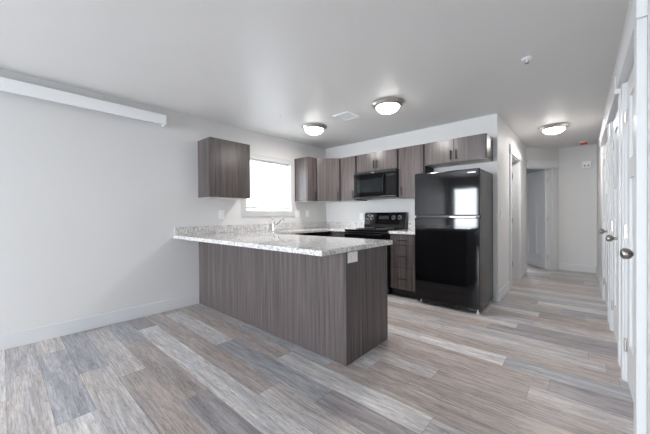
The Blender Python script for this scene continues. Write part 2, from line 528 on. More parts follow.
def room_door(name, origin, ang, w, label, near_t=0.018, far_t=0.018, knob_side='near', header=True, wall_t=0.12, jl=0.018):
    e = bpy.data.objects.new(name, None); COL.objects.link(e)
    e.location = (origin[0], origin[1], 0); e.rotation_euler = (0, 0, ang)
    struct(e, label)
    # jambs (inside the opening)
    for s0, s1 in ((0.0005, jl), (w - 0.018, w - 0.0005)):
        finish('jamb', box(bm_new(), s0, s1, 0.0, wall_t, 0.0, 2.03), TRIM, e, world=False)
    finish('jamb', box(bm_new(), 0.0005, w - 0.0005, 0.0, wall_t, 2.032, 2.0495), TRIM, e, world=False)
    return e

def casing(e, s0, s1, t0, t1, leg=0.09, hz=2.05, ht=0.027):
    """legs outside s0 and s1 with thickness t0, t1, and an overhanging header"""
    finish('casing_leg', box(bm_new(), s0 - leg, s0, -t0, -0.0005, 0, hz), TRIM, e, bevel=0.002, world=False)
    finish('casing_leg', box(bm_new(), s1, s1 + leg, -t1, -0.0005, 0, hz), TRIM, e, bevel=0.002, world=False)
    finish('casing_header', box(bm_new(), s0 - leg - 0.012, s1 + leg + 0.012, -ht, -0.0005, hz + 0.0005, hz + 0.135), TRIM, e, bevel=0.002, world=False)

n = 0
for (far, near), lab in ((D1, 'white three-panel closet door nearest the camera, with a round nickel knob'),
                         (D2, 'white three-panel door, middle of the three on the right wall'),
                         (D3, 'white three-panel door farthest along the right wall')):
    n += 1
    w = far - near
    e = room_door('door_%d' % n, (XR, far), -PI/2, w, lab)
    casing(e, 0.006, w - (0.022 if n == 1 else 0.006), 0.013, 0.034 if n == 1 else 0.013, hz=2.03, ht=0.036)
    finish('door_leaf', leaf_mesh(w - 0.042, x0=0.021, y0=0.010), TRIM, e, bevel=0.003, world=False)
    add_hinges(e, 0.019, 0.003, (0.25, 1.02, 1.80))
    knob(e, w - 0.075, 0.010, 0.945)

# doorway in the hall's left wall (its door stands open inside the room)
w = 0.82
e = room_door('door_4', (2.956, 0.90), PI/2, w, 'white cased doorway in the left wall of the hall')
casing(e, 0.006, w - 0.006, 0.018, 0.018)
finish('door_leaf', box(bm_new(), w - 0.018 - 0.035 - 0.003, w - 0.021, 0.125, 0.885, 0.012, 2.03), TRIM, e, bevel=0.002, world=False)
for z in (0.25, 1.02, 1.80):
    finish('hinge', box(bm_new(), w - 0.0215, w - 0.0185, 0.085, 0.119, z - 0.045, z + 0.045), NICKEL, e, world=False)

# angled doorway with the open bedroom door
w = 0.61
e = room_door('door_5', (A.x, A.y), TH, w, 'open white three-panel door in the angled wall at the hall end', jl=0.006)
finish('casing_leg', box(bm_new(), w - 0.006, w + 0.112, -0.018, -0.0005, 0, 2.05), TRIM, e, bevel=0.002, world=False)
finish('casing_header', box(bm_new(), 0.0, w + 0.118, -0.024, -0.0005, 2.0505, 2.185), TRIM, e, bevel=0.002, world=False)
lf = finish('door_leaf', leaf_mesh(0.70), TRIM, e, bevel=0.003, world=False)
lf.location = (w - 0.022, 0.085, 0); lf.rotation_euler = (0, 0, math.radians(73))
bm = bm_new()
for z in (0.25, 1.02, 1.80):
    lathe(bm, (w - 0.026, 0.075, z - 0.045), (0, 0, 1), [(0, 0), (0.007, 0), (0.007, 0.09), (0, 0.09)], 10)
    finish('hinge', bm, NICKEL, e, world=False); bm = bm_new()
bm.free()

# ------------------------------------------------------------------ windows
def blinds(parent, w, z0, z1, y, pitch=0.024, slat=0.026, tilt=62):
    """horizontal blind in the local frame: X across, Y depth"""
    finish('head_rail', box(bm_new(), 0.006, w - 0.006, y - 0.018, y + 0.018, z1 - 0.03, z1 - 0.002), VINYL, parent, world=False)
    bm = bm_new()
    k = int((z1 - 0.04 - z0 - 0.02) / pitch)
    t = math.radians(tilt); dy, dz = slat/2*math.cos(t), slat/2*math.sin(t)
    for i in range(k + 1):
        z = z0 + 0.025 + i * pitch
        vs = [bm.verts.new(p) for p in ((0.008, y - dy, z - dz), (w - 0.008, y - dy, z - dz), (w - 0.008, y + dy, z + dz), (0.008, y + dy, z + dz))]
        bm.faces.new(vs)
    finish('slats', bm, BLIND, parent, world=False)
    finish('bottom_rail', box(bm_new(), 0.008, w - 0.008, y - 0.012, y + 0.012, z0 - 0.016, z0 + 0.016), WTRIM, parent, world=False)

def window(name, origin, ang, w, z0, z1, label, trim=0.085, depth=0.14, blind=None, tilt=62):
    e = bpy.data.objects.new(name, None); COL.objects.link(e)
    e.location = (origin[0], origin[1], 0); e.rotation_euler = (0, 0, ang); struct(e, label)
    bm = bm_new()
    for a in ((0.0005, 0.03, z0 + .0005, z1 - .0005), (w - 0.03, w - 0.0005, z0 + .0005, z1 - .0005)): box(bm, a[0], a[1], depth - 0.06, depth - 0.01, a[2], a[3])
    box(bm, 0.03, w - 0.03, depth - 0.06, depth - 0.01, z0 + .0005, z0 + 0.035); box(bm, 0.03, w - 0.03, depth - 0.06, depth - 0.01, z1 - 0.035, z1 - .0005)
    fr = finish('window_frame', bm, VINYL, e, world=False)
    finish('pane', box(bm_new(), 0.031, w - 0.031, depth - 0.04, depth - 0.036, z0 + 0.036, z1 - 0.036), PANE, e, world=False)
    if trim:
        bm = bm_new()
        box(bm, -trim, 0, -0.018, -0.0005, z0 - trim*0.9, z1 + trim*0.9); box(bm, w, w + trim, -0.018, -0.0005, z0 - trim*0.9, z1 + trim*0.9)
        box(bm, 0, w, -0.018, -0.0005, z1, z1 + trim*0.9); box(bm, 0, w, -0.018, -0.0005, z0 - trim*0.9, z0)
        finish('window_casing', bm, WTRIM, e, world=False)
    finish('window_sill', box(bm_new(), 0.001, w - 0.001, -0.0, depth - 0.061, z0 + 0.0005, z0 + 0.012), TRIM, e, world=False)
    if blind is not None: blinds(e, w, z0 + blind, z1, 0.045, tilt=tilt)
    return e
window('window_1', (0, -1.82), PI/2, 0.89, 1.21, 2.02, 'bright kitchen window with white horizontal blinds', blind=0.055)
window('window_2', (1.0, -8.4), PI, 0.82, 0.06, 2.09, 'tall living-room window')
window('window_3', (1.95, -8.4), PI, 0.85, 0.06, 2.09, 'tall living-room window beside the added glazed opening')
window('added_window_4', (3.5, -8.4), PI, 1.15, 0.10, 2.09, 'glazed opening added behind the camera to let in fill light')  # unseen opening, added for the right-hand fill light
window('added_window_5', (1.38, 5.6), 0, 1.10, 0.95, 1.95, 'unseen bedroom window added to light the open door', blind=0.0, tilt=30)  # invented opening that lets the added light reach the bedroom door leaf

# ------------------------------------------------------------------ cabinets
def bar_pull(parent, p, axis, length, out):
    """bar pull centred on p (on the door face), projecting along out"""
    p = Vector(p); a = Vector(axis); o = Vector(out)
    bm = bm_new()
    e0, e1 = p - a*length/2 + o*0.026, p + a*length/2 + o*0.026
    tube(bm, [e0, e1], 0.0065, 10)
    for s in (-1, 1):
        q = p + a * s * (length/2 - 0.014)
        tube(bm, [q, q + o*0.026], 0.005, 8)
    return finish('handle', bm, BLKMET, parent)

G = 0.0035
def upper_cabinet(name, label, x0, x1, z0, z1, doors, handles, depth=0.32, right_panel=False):
    """against the kitchen wall (y=0), facing -y"""
    t = thing(name, label, 'cabinet', (x0, 0, z0), group=None)
    bm = bm_new(); box(bm, x0 + .001, x1 - .001, -depth, -0.002, z0 + 0.002, z1 - .001)
    finish('carcass', bm, LAM if right_panel else CARC, t)
    finish('underside', box(bm_new(), x0 + .001, x1 - .001, -depth, -0.002, z0, z0 + 0.0015), UNDER, t)
    for i, (a, b) in enumerate(doors):
        d = finish('door', box(bm_new(), a, b, -depth - 0.020, -depth - 0.001, z0 + 0.003, z1 - 0.002), LAM, t, bevel=0.0015)
        hx, hz, hl = handles[i]
        bar_pull(d, (hx, -depth - 0.020, hz), (0, 0, 1), hl, (0, -1, 0))
    return t

ZB, ZT = 1.385, 2.13
# cabinet on the left wall, left of the window (faces +x)
def left_wall_cabinet(label, y0, y1, z0, z1, hy=None):
    t = thing('upper_cabinet', label, 'cabinet', (0, y0, z0))
    finish('carcass', box(bm_new(), 0.002, 0.292, y0, y1, z0 + 0.002, z1), LAM, t)
    finish('edge_strip', box(bm_new(), 0.2925, 0.308, y0 + .001, y1 - .001, z0 + 0.003, z1 - .001), CARC, t)
    finish('underside', box(bm_new(), 0.002, 0.304, y0, y1, z0, z0 + 0.0015), UNDER, t)
    d = finish('door', box(bm_new(), 0.3085, 0.327, y0 + 0.001, y1 - 0.002, z0 + 0.002, z1), LAM, t, bevel=0.0015)
    if hy is not None: bar_pull(d, (0.327, hy, z0 + 0.10), (0, 0, 1), 0.13, (1, 0, 0))
    return t
left_wall_cabinet('grey-brown wall cabinet hanging alone left of the kitchen window', -2.54, -1.957, 1.385, ZT)
left_wall_cabinet('narrow dark wall cabinet between the kitchen window and the corner cabinet', -0.835, -0.617, ZB, ZT, -0.66)

# diagonal corner cabinet
t = thing('corner_cabinet', 'grey-brown wall cabinet set diagonally across the kitchen corner', 'cabinet', (0, 0, ZB))
poly = [(0.002, -0.002), (0.002, -0.612), (0.318, -0.612), (0.612, -0.318), (0.612, -0.002)]
finish('carcass', prism(bm_new(), poly, ZB + 0.002, ZT), CARC, t)
finish('underside', prism(bm_new(), [(0.003, -0.003), (0.003, -0.611), (0.318, -0.611), (0.611, -0.318), (0.611, -0.003)], ZB, ZB + 0.0015), UNDER, t)
dv = Vector((1, 1, 0)).normalized(); nv = Vector((1, -1, 0)).normalized()
p0 = Vector((0.318, -0.612, 0)) + nv * 0.001 + dv * 0.016; p1 = Vector((0.612, -0.318, 0)) + nv * 0.001 - dv * 0.014
pts = [p0, p1, p1 + nv*0.02, p0 + nv*0.02]
d = finish('door', prism(bm_new(), [(q.x, q.y) for q in (pts[0], pts[3], pts[2], pts[1])], ZB + 0.003, ZT - 0.002), LAM, t, bevel=0.0015)
hp = p1 + nv*0.02 - dv*0.035
bar_pull(d, (hp.x, hp.y, ZB + 0.10), (0, 0, 1), 0.13, tuple(nv))

upper_cabinet('upper_cabinet', 'narrow grey-brown wall cabinet between corner cabinet and microwave', 0.614, 0.966, ZB, ZT,
              [(0.640, 0.952)], [(0.915, ZB + 0.10, 0.13)])
upper_cabinet('upper_cabinet', 'short two-door wall cabinet directly above the microwave', 0.968, 1.727, 1.838, ZT,
              [(0.983, 1.346), (1.349, 1.712)], [(1.318, 1.935, 0.12), (1.378, 1.935, 0.12)])
upper_cabinet('upper_cabinet', 'single-door wall cabinet between microwave and fridge', 1.729, 2.130, ZB, ZT,
              [(1.742, 2.112)], [(1.785, ZB + 0.10, 0.13)])
upper_cabinet('upper_cabinet', 'short two-door wall cabinet above the black fridge', 2.132, 2.905, 1.825, ZT,
              [(2.150, 2.518), (2.521, 2.892)], [(2.486, 1.920, 0.12), (2.553, 1.920, 0.12)], right_panel=True)

# ---- peninsula
QX, PY, PY2 = 2.429, -2.542, -1.915
t = thing('peninsula_cabinet', 'long grey-brown peninsula base cabinet under the overhanging granite worktop', 'cabinet', (0, PY, 0))
finish('carcass', box(bm_new(), 0.014, QX - 0.021, PY + 0.021, PY2 - 0.022, 0.002, 0.875), CARC, t)
finish('back_panel', box(bm_new(), 0.001, QX - 0.0195, PY, PY + 0.019, 0.002, 0.8745), LAM, t, bevel=0.001)
finish('end_panel', box(bm_new(), QX - 0.019, QX, PY + 0.0005, PY2, 0.002, 0.8745), LAM, t, bevel=0.001)
xx = [0.68, 1.13, 1.58, 2.005, QX - 0.022]
for i, (a, b) in enumerate(zip(xx, xx[1:])):
    d = finish('door', box(bm_new(), a + 0.002, b - 0.002, PY2 - 0.021, PY2 - 0.001, 0.11, 0.70), LAM, t, bevel=0.0015)
    bar_pull(d, (a + 0.05 if i % 2 else b - 0.05, PY2 - 0.001, 0.62), (0, 0, 1), 0.12, (0, 1, 0))
    d = finish('drawer', box(bm_new(), a + 0.002, b - 0.002, PY2 - 0.021, PY2 - 0.001, 0.705, 0.865), LAM, t, bevel=0.0015)
    bar_pull(d, ((a+b)/2, PY2 - 0.001, 0.79), (1, 0, 0), 0.12, (0, 1, 0))

# ---- left run: sink base and dishwasher along the left wall
t = thing('sink_cabinet', 'base cabinet under the kitchen sink along the window wall', 'cabinet', (0, -1.9, 0))
finish('carcass', box(bm_new(), 0.002, 0.595, -1.910, -1.228, 0.002, 0.66), CARC, t)
finish('door', box(bm_new(), 0.596, 0.616, -1.88, -1.57, 0.11, 0.862), LAM, t, bevel=0.0015)
finish('door', box(bm_new(), 0.596, 0.616, -1.565, -1.230, 0.11, 0.862), LAM, t, bevel=0.0015)
t = thing('dishwasher', 'black dishwasher under the worktop in the kitchen corner', 'dishwasher', (0.3, -0.95, 0))
finish('body', box(bm_new(), 0.03, 0.590, -1.220, -0.63, 0.002, 0.872), BLKPL, t)
finish('door', box(bm_new(), 0.591, 0.628, -1.218, -0.632, 0.11, 0.868), FGLOSS, t, bevel=0.004)
# ---- back run base cabinet left of the range
t = thing('base_cabinet', 'grey-brown base cabinet in the corner just left of the range', 'cabinet', (0.8, 0, 0))
finish('carcass', box(bm_new(), 0.64, 0.962, -0.600, -0.002, 0.09, 0.873), CARC, t)
finish('toe_kick', box(bm_new(), 0.64, 0.962, -0.54, -0.10, 0.002, 0.0895), TOE, t)
d = finish('door', box(bm_new(), 0.66, 0.950, -0.621, -0.601, 0.11, 0.865), LAM, t, bevel=0.0015)
bar_pull(d, (0.80, -0.621, 0.79), (1, 0, 0), 0.12, (0, -1, 0))
# ---- drawer base right of the range
t = thing('drawer_cabinet', 'grey-brown three-drawer base cabinet between range and fridge', 'cabinet', (1.93, 0, 0))
finish('carcass', box(bm_new(), 1.736, 2.128, -0.600, -0.002, 0.11, 0.873), CARC, t)
finish('toe_kick', box(bm_new(), 1.736, 2.128, -0.54, -0.10, 0.002, 0.1095), TOE, t)
for z0, z1, hz in ((0.722, 0.866, 0.792), (0.415, 0.718, 0.575), (0.115, 0.411, 0.262)):
    d = finish('drawer', box(bm_new(), 1.750, 2.124, -0.621, -0.601, z0, z1), LAM, t, bevel=0.0015)
    bar_pull(d, (1.940, -0.621, hz), (1, 0, 0), 0.14, (0, -1, 0))

# ---- worktops
WT0, WT1 = 0.876, 0.914
SX0, SX1, SY0, SY1 = 0.155, 0.535, -1.78, -1.24
bm = bm_new()
t = thing('worktop', 'speckled pale granite worktop running over the peninsula and the sink cabinets', 'worktop', (0, 0, WT0))
xs = [0.0005, SX0, SX1, 0.640, 0.964, 2.475]
ys = [-2.861, -1.895, SY0, SY1, -0.640, -0.0005]
def in_top(x, y):
    if y < -1.895: return True
    if x > 0.64 and y < -0.64: return False
    if x > 0.964: return False
    return not (SX0 < x < SX1 and SY0 < y < SY1)
V = {}
def gv(i, j, z):
    if (i, j, z) not in V: V[(i, j, z)] = bm.verts.new((xs[i], ys[j], z))
    return V[(i, j, z)]
cells = {(i, j) for i in range(5) for j in range(5) if in_top((xs[i]+xs[i+1])/2, (ys[j]+ys[j+1])/2)}
for i, j in cells:
    bm.faces.new([gv(i, j, WT1), gv(i+1, j, WT1), gv(i+1, j+1, WT1), gv(i, j+1, WT1)])
    bm.faces.new([gv(i, j, WT0), gv(i, j+1, WT0), gv(i+1, j+1, WT0), gv(i+1, j, WT0)])
    for di, dj, a, b in ((0, -1, (i, j), (i+1, j)), (1, 0, (i+1, j), (i+1, j+1)), (0, 1, (i+1, j+1), (i, j+1)), (-1, 0, (i, j+1), (i, j))):
        if (i+di, j+dj) not in cells:
            bm.faces.new([gv(*a, WT0), gv(*b, WT0), gv(*b, WT1), gv(*a, WT1)])
finish('slab', bm, GRAN, t, bevel=0.004)
finish('backsplash', box(bm_new(), 0.0008, 0.020, -2.845, -0.0008, WT1 + .0003, 1.015), GRAN, t, bevel=0.002)
finish('backsplash', box(bm_new(), 0.0205, 0.964, -0.020, -0.0008, WT1 + .0003, 1.015), GRAN, t, bevel=0.002)
t = thing('worktop', 'short granite worktop piece between the range and the fridge', 'worktop', (1.93, 0, WT0))
finish('slab', box(bm_new(), 1.731, 2.136, -0.640, -0.0008, WT0, WT1), GRAN, t, bevel=0.004)
finish('backsplash', box(bm_new(), 1.731, 2.136, -0.020, -0.0008, WT1 + .0003, 1.015), GRAN, t, bevel=0.002)

# ---- sink and faucet
t = thing('kitchen_sink', 'stainless steel sink set in the worktop under the window', 'sink', (0.345, -1.51, 0.70))
bm = bm_new()
a = (SX0 - 0.01, SX1 + 0.01, SY0 - 0.01, SY1 + 0.01); zt = WT0 - 0.001; zb = 0.69
def sink_shell(bm, a, zb, zt, th=0.004):
    x0, x1, y0, y1 = a
    box(bm, x0, x1, y0, y1, zb, zb + th)
    box(bm, x0, x0 + th, y0, y1, zb + th, zt); box(bm, x1 - th, x1, y0, y1, zb + th, zt)
    box(bm, x0 + th, x1 - th, y0, y0 + th, zb + th, zt); box(bm, x0 + th, x1 - th, y1 - th, y1, zb + th, zt)
sink_shell(bm, a, zb, zt)
finish('bowl', bm, STEEL, t)
finish('drain', lathe(bm_new(), (0.345, -1.51, zb + 0.0045), (0, 0, 1), [(0, 0), (0.045, 0), (0.045, 0.003), (0.03, 0.001), (0, 0.001)], 24), CHROME, t)

fx, fy = 0.088, -1.375
t = thing('kitchen_faucet', 'chrome single-lever kitchen faucet in front of the window', 'faucet', (fx, fy, WT1))
finish('body', lathe(bm_new(), (fx, fy, WT1 + .0005), (0, 0, 1), [(0, 0), (0.028, 0), (0.028, 0.008), (0.019, 0.014), (0.018, 0.125), (0.014, 0.135), (0, 0.138)], 24), CHROME, t, smooth=True)
finish('lever', tube(bm_new(), [(fx, fy, WT1 + 0.136), (fx - 0.002, fy - 0.004, WT1 + 0.155), (fx - 0.012, fy - 0.02, WT1 + 0.178), (fx - 0.02, fy - 0.038, WT1 + 0.186)], [0.011, 0.009, 0.007, 0.0085], 12), CHROME, t, smooth=True)
finish('spout', tube(bm_new(), [(fx + 0.010, fy + .002, WT1 + 0.045), (fx + 0.06, fy + 0.008, WT1 + 0.082), (fx + 0.13, fy + 0.018, WT1 + 0.135), (fx + 0.17, fy + 0.024, WT1 + 0.168), (fx + 0.188, fy + 0.026, WT1 + 0.176), (fx + 0.202, fy + 0.027, WT1 + 0.165), (fx + 0.206, fy + 0.027, WT1 + 0.138)],
       [0.012, 0.011, 0.011, 0.013, 0.015, 0.016, 0.015], 14), CHROME, t, smooth=True)

# ------------------------------------------------------------------ fridge
FX0, FX1, FYF, FYB, FT = 2.146, 2.9125, -0.702, -0.045, 1.664
t = thing('refrigerator', 'glossy black top-freezer refrigerator beside the hallway corner', 'refrigerator', (2.53, -0.4, 0))
finish('body', box(bm_new(), FX0 + .004, FX1 - .001, FYF + 0.068, FYB, 0.045, FT - 0.004), FSIDE, t, bevel=0.004)
fd = finish('freezer_door', box(bm_new(), FX0, FX1, FYF, FYF + 0.062, 1.130, FT), FGLOSS, t, bevel=0.008)
ld = finish('fridge_door', box(bm_new(), FX0, FX1, FYF, FYF + 0.062, 0.065, 1.104), FGLOSS, t, bevel=0.008)
finish('gasket_strip', box(bm_new(), FX0 + 0.01, FX1 - 0.01, FYF + 0.018, FYF + 0.060, 1.1055, 1.1285), BLKPL, t)
finish('door_handle', box(bm_new(), FX0 + 0.02, FX1 - 0.34, FYF + 0.004, FYF + 0.016, 1.106, 1.122), BLKPL, fd, bevel=0.003)
finish('door_handle', box(bm_new(), FX1 - 0.33, FX1 - 0.04, FYF + 0.002, FYF + 0.016, 1.108, 1.118), SILV, ld, bevel=0.003)
finish('badge', box(bm_new(), 2.79, 2.872, FYF - 0.0015, FYF - 0.0003, 1.618, 1.625), NICKEL, fd)
finish('base_grille', box(bm_new(), FX0 + 0.02, FX1 - 0.02, FYF + 0.055, FYF + 0.067, 0.018, 0.062), FSIDE, t)
for x in (FX0 + 0.06, FX1 - 0.035):
    for y in (FYF + 0.05, FYB - 0.05):
        finish('foot', lathe(bm_new(), (x, y, 0.001), (0, 0, 1), [(0, 0), (0.020, 0), (0.020, 0.012), (0.009, 0.016), (0.009, 0.044), (0, 0.044)], 14), WPLAST, t)
finish('hinge_cover', box(bm_new(), FX0 + 0.02, FX0 + 0.10, FYF + 0.01, FYF + 0.09, FT + 0.0005, FT + 0.014), BLKPL, t, bevel=0.004)

# ------------------------------------------------------------------ microwave
mx0, mx1, my, mz0, mz1 = 0.970, 1.726, -0.400, 1.402, 1.832
t = thing('microwave', 'black over-the-range microwave under the short two-door cabinet', 'microwave', (1.35, -0.2, mz0))
finish('body', box(bm_new(), mx0, mx1, my + 0.030, -0.004, mz0, mz1 - 0.001), BLKPL, t, bevel=0.003)
xd = mx0 + 0.575
bm = bm_new()
wx0, wx1, wz0, wz1 = mx0 + 0.055, xd - 0.075, mz0 + 0.095, mz1 - 0.125
box(bm, mx0, wx0, my, my + 0.029, mz0 + 0.03, mz1 - 0.045); box(bm, wx1, xd, my, my + 0.029, mz0 + 0.03, mz1 - 0.045)
box(bm, wx0, wx1, my, my + 0.029, mz0 + 0.03, wz0); box(bm, wx0, wx1, my, my + 0.029, wz1, mz1 - 0.045)
dr = finish('door', bm, FGLOSS, t)
finish('window', box(bm_new(), wx0 + .0005, wx1 - .0005, my + 0.004, my + 0.02, wz0 + .0005, wz1 - .0005), MGLASS, dr)
bm = bm_new()
hx = xd - 0.022
tube(bm, [(hx, my, mz1 - 0.085), (hx, my - 0.022, mz1 - 0.10), (hx, my - 0.036, mz1 - 0.15), (hx, my - 0.040, (mz0 + mz1)/2 - 0.01), (hx, my - 0.036, mz0 + 0.12), (hx, my - 0.022, mz0 + 0.08), (hx, my, mz0 + 0.065)], 0.012, 12)
finish('door_handle', bm, FGLOSS, dr, smooth=True)
cp = finish('control_panel', box(bm_new(), xd + 0.003, mx1, my, my + 0.029, mz0 + 0.03, mz1 - 0.045), FGLOSS, t, bevel=0.003)
finish('display', box(bm_new(), xd + 0.03, mx1 - 0.03, my - 0.0015, my - .0003, mz1 - 0.105, mz1 - 0.075), DISP, cp)
for r in range(5):
    for q in range(3):
        x = xd + 0.035 + q * 0.040; z = mz0 + 0.08 + r * 0.042
        finish('key', box(bm_new(), x, x + 0.03, my - 0.0012, my - .0003, z, z + 0.022), FGLOSS, cp)
bm = bm_new()
box(bm, mx0, mx1, my + 0.004, my + 0.029, mz1 - 0.043, mz1 - 0.002)
for i in range(4): box(bm, mx0 + 0.02, mx1 - 0.02, my + 0.001, my + 0.004, mz1 - 0.040 + i*0.009, mz1 - 0.036 + i*0.009)
finish('vent_grille', bm, BLKPL, t)
finish('bottom_trim', box(bm_new(), mx0, mx1, my + 0.002, my + 0.029, mz0, mz0 + 0.028), BLKPL, t, bevel=0.003)
finish('badge', box(bm_new(), 1.285, 1.355, my + 0.0002, my + 0.0008, mz1 - 0.032, mz1 - 0.020), SILV, t)
finish('task_light', box(bm_new(), mx0 + 0.08, mx0 + 0.24, my + 0.06, my + 0.14, mz0 - 0.006, mz0 - .0005), BLKPL, t)

# ------------------------------------------------------------------ range
rx0, rx1 = 0.970, 1.727
t = thing('range', 'black freestanding electric range with rear control panel and coil burners', 'stove', (1.35, -0.3, 0))
finish('body', box(bm_new(), rx0, rx1, -0.640, -0.012, 0.10, 0.895), BLKPL, t, bevel=0.002)
finish('kick_panel', box(bm_new(), rx0 + 0.02, rx1 - 0.02, -0.60, -0.05, 0.002, 0.099), BLKPL, t)
finish('cooktop', box(bm_new(), rx0 - 0.001, rx1 + 0.001, -0.668, -0.012, 0.8955, 0.921), FGLOSS, t, bevel=0.006)
od = finish('oven_door', box(bm_new(), rx0 + 0.004, rx1 - 0.004, -0.680, -0.641, 0.285, 0.885), FGLOSS, t, bevel=0.006)
finish('oven_window', box(bm_new(), rx0 + 0.14, rx1 - 0.14, -0.6825, -0.6805, 0.42, 0.70), MGLASS, od)
bm = bm_new()
tube(bm, [(rx0 + 0.05, -0.725, 0.855), (rx1 - 0.05, -0.725, 0.855)], 0.015, 12)
for x in (rx0 + 0.09, rx1 - 0.09): tube(bm, [(x, -0.6805, 0.850), (x, -0.725, 0.855)], 0.011, 10)
finish('oven_handle', bm, FGLOSS, od, smooth=True)
dw = finish('storage_drawer', box(bm_new(), rx0 + 0.004, rx1 - 0.004, -0.675, -0.641, 0.105, 0.275), FGLOSS, t, bevel=0.005)
bm = bm_new()
prof = [(-0.015, 0.9215), (-0.120, 0.9215), (-0.115, 0.985), (-0.085, 1.165), (-0.065, 1.180), (-0.015, 1.180)]
lo = [bm.verts.new((rx0 + 0.002, y, z)) for y, z in prof]; hi = [bm.verts.new((rx1 - 0.002, y, z)) for y, z in prof]
bm.faces.new(lo); bm.faces.new(hi[::-1])
for i in range(len(prof)):
    j = (i+1) % len(prof); bm.faces.new((lo[i], lo[j], hi[j], hi[i]))
bg = finish('control_panel', bm, FGLOSS, t, bevel=0.003)
nrm = Vector((0, -0.18, -0.03)).normalized(); nrm = Vector((0, -0.986, 0.165))
def on_panel(z): return -0.115 + (z - 0.985) * (0.030 / 0.18)
for x in (rx0 + 0.065, rx0 + 0.150, rx1 - 0.205, rx1 - 0.10):
    z = 1.098
    k = finish('knob', lathe(bm_new(), (x, on_panel(z) - 0.001, z), tuple(nrm), [(0, 0), (0.030, 0), (0.030, 0.003), (0.022, 0.006), (0.020, 0.026), (0, 0.028)], 20), BLKPL, bg, smooth=True)
    finish('knob_ring', lathe(bm_new(), (x, on_panel(z) - 0.0015, z), tuple(nrm), [(0.0305, 0), (0.034, 0), (0.034, 0.003), (0.0305, 0.003)], 24), SILV, k)
bm = bm_new(); zz = (1.070, 1.125)
box(bm, 1.255, 1.440, on_panel(1.097) - 0.007, on_panel(1.097) + 0.001, *zz)
finish('clock_display', bm, DISP, bg)
finish('end_cap', box(bm_new(), rx0 + 0.001, rx0 + 0.0018, -0.10, -0.02, 0.93, 1.16), SILV, bg)
for bx, by, r in ((1.165, -0.500, 0.075), (1.535, -0.500, 0.095), (1.165, -0.245, 0.095), (1.535, -0.245, 0.075)):
    p = finish('drip_pan', lathe(bm_new(), (bx, by, 0.9215), (0, 0, 1), [(0, 0), (r + 0.012, 0), (r + 0.014, 0.004), (r + 0.006, 0.0055), (r - 0.01, 0.002), (0, 0.0015)], 36), CHROME, t, smooth=True)
    pts = []
    turns = 4 if r < 0.09 else 5
    for i in range(turns * 24 + 1):
        a_ = 2*PI*i/24; rad = 0.018 + (r - 0.026) * i / (turns*24)
        pts.append((bx + math.cos(a_)*rad, by + math.sin(a_)*rad, 0.932))
    finish('burner_coil', tube(bm_new(), pts, 0.0045, 6), COIL, p, smooth=True)

# ------------------------------------------------------------------ electrical plates
def plate(name, label, cat, origin, ang, w, h, kind, group=None):
    """local -Y faces the room, centred"""
    t = bpy.data.objects.new(name, None); COL.objects.link(t)
    t.location = origin; t.rotation_euler = (0, 0, ang); t.empty_display_size = .03
    t['label'] = label; t['category'] = cat
    if group: t['group'] = group
    finish('cover_plate', box(bm_new(), -w/2, w/2, -0.006, -0.0004, -h/2, h/2), WPLAST, t, bevel=0.002, world=False)
    if kind == 'outlet':
        for z in (-h*0.17, h*0.17):
            s = finish('socket', box(bm_new(), -0.016, 0.016, -0.0085, -0.0062, z - 0.013, z + 0.013), WPLAST, t, bevel=0.003, world=False)
            bm = bm_new()
            for x in (-0.006, 0.006): box(bm, x - 0.001, x + 0.001, -0.0092, -0.0086, z - 0.003, z + 0.006)
            finish('slot', bm, GPLAST, s, world=False)
    elif kind == 'sideways':
        for x in (-w*0.2, w*0.2):
            s = finish('socket', box(bm_new(), x - 0.013, x + 0.013, -0.0085, -0.0062, -0.016, 0.016), WPLAST, t, bevel=0.003, world=False)
            bm = bm_new()
            for z in (-0.006, 0.006): box(bm, x - 0.004, x + 0.005, -0.0092, -0.0086, z - 0.001, z + 0.001)
            finish('slot', bm, GPLAST, s, world=False)
    else:
        xs_ = (-0.023, 0.023) if kind == 'double' else (0,)
        for x in xs_:
            finish('rocker', box(bm_new(), x - 0.015, x + 0.015, -0.0095, -0.0062, -0.032, 0.032), WPLAST, t, bevel=0.002, world=False)
    return t
plate('wall_outlet', 'white outlet plate on the left wall just below the lone wall cabinet', 'outlet', (0, -2.215, 1.165), PI/2, 0.085, 0.125, 'outlet')
plate('light_switch', 'white double switch plate right beside the kitchen window', 'light switch', (0, -0.775, 1.172), PI/2, 0.115, 0.12, 'double')
plate('wall_outlet', 'white outlet plate on the window wall nearest the kitchen corner', 'outlet', (0, -0.52, 1.172), PI/2, 0.072, 0.115, 'outlet')
plate('wall_outlet', 'white outlet plate on the wall just left of the range', 'outlet', (0.835, 0, 1.115), 0, 0.072, 0.118, 'outlet')
plate('peninsula_outlet', 'white outlet plate at the top of the dark peninsula end panel', 'outlet', (QX, -2.455, 0.822), PI/2, 0.125, 0.082, 'sideways')
plate('light_switch', 'white switch plate on the hall wall beside the cased doorway', 'light switch', (2.956, 0.20, 1.150), PI/2, 0.075, 0.12, 'single')

# chime / strobe on the end wall
t = bpy.data.objects.new('door_chime', None); COL.objects.link(t); t.location = (3.845, YE, 2.07)
t['label'] = 'white boxy alarm unit high on the wall at the hall end'; t['category'] = 'alarm'
finish('case', box(bm_new(), -0.068, 0.068, -0.045, -0.0005, -0.062, 0.062), WPLAST, t, bevel=0.008, world=False)
for x in (-0.032, 0.032):
    finish('lens', box(bm_new(), x - 0.022, x + 0.022, -0.052, -0.0455, 0.002, 0.046), WPLAST, t, bevel=0.004, world=False)
finish('button', box(bm_new(), -0.040, -0.014, -0.049, -0.0455, -0.042, -0.014), GPLAST, t, bevel=0.002, world=False)
finish('button', box(bm_new(), 0.012, 0.038, -0.049, -0.0455, -0.042, -0.014), GPLAST, t, bevel=0.002, world=False)

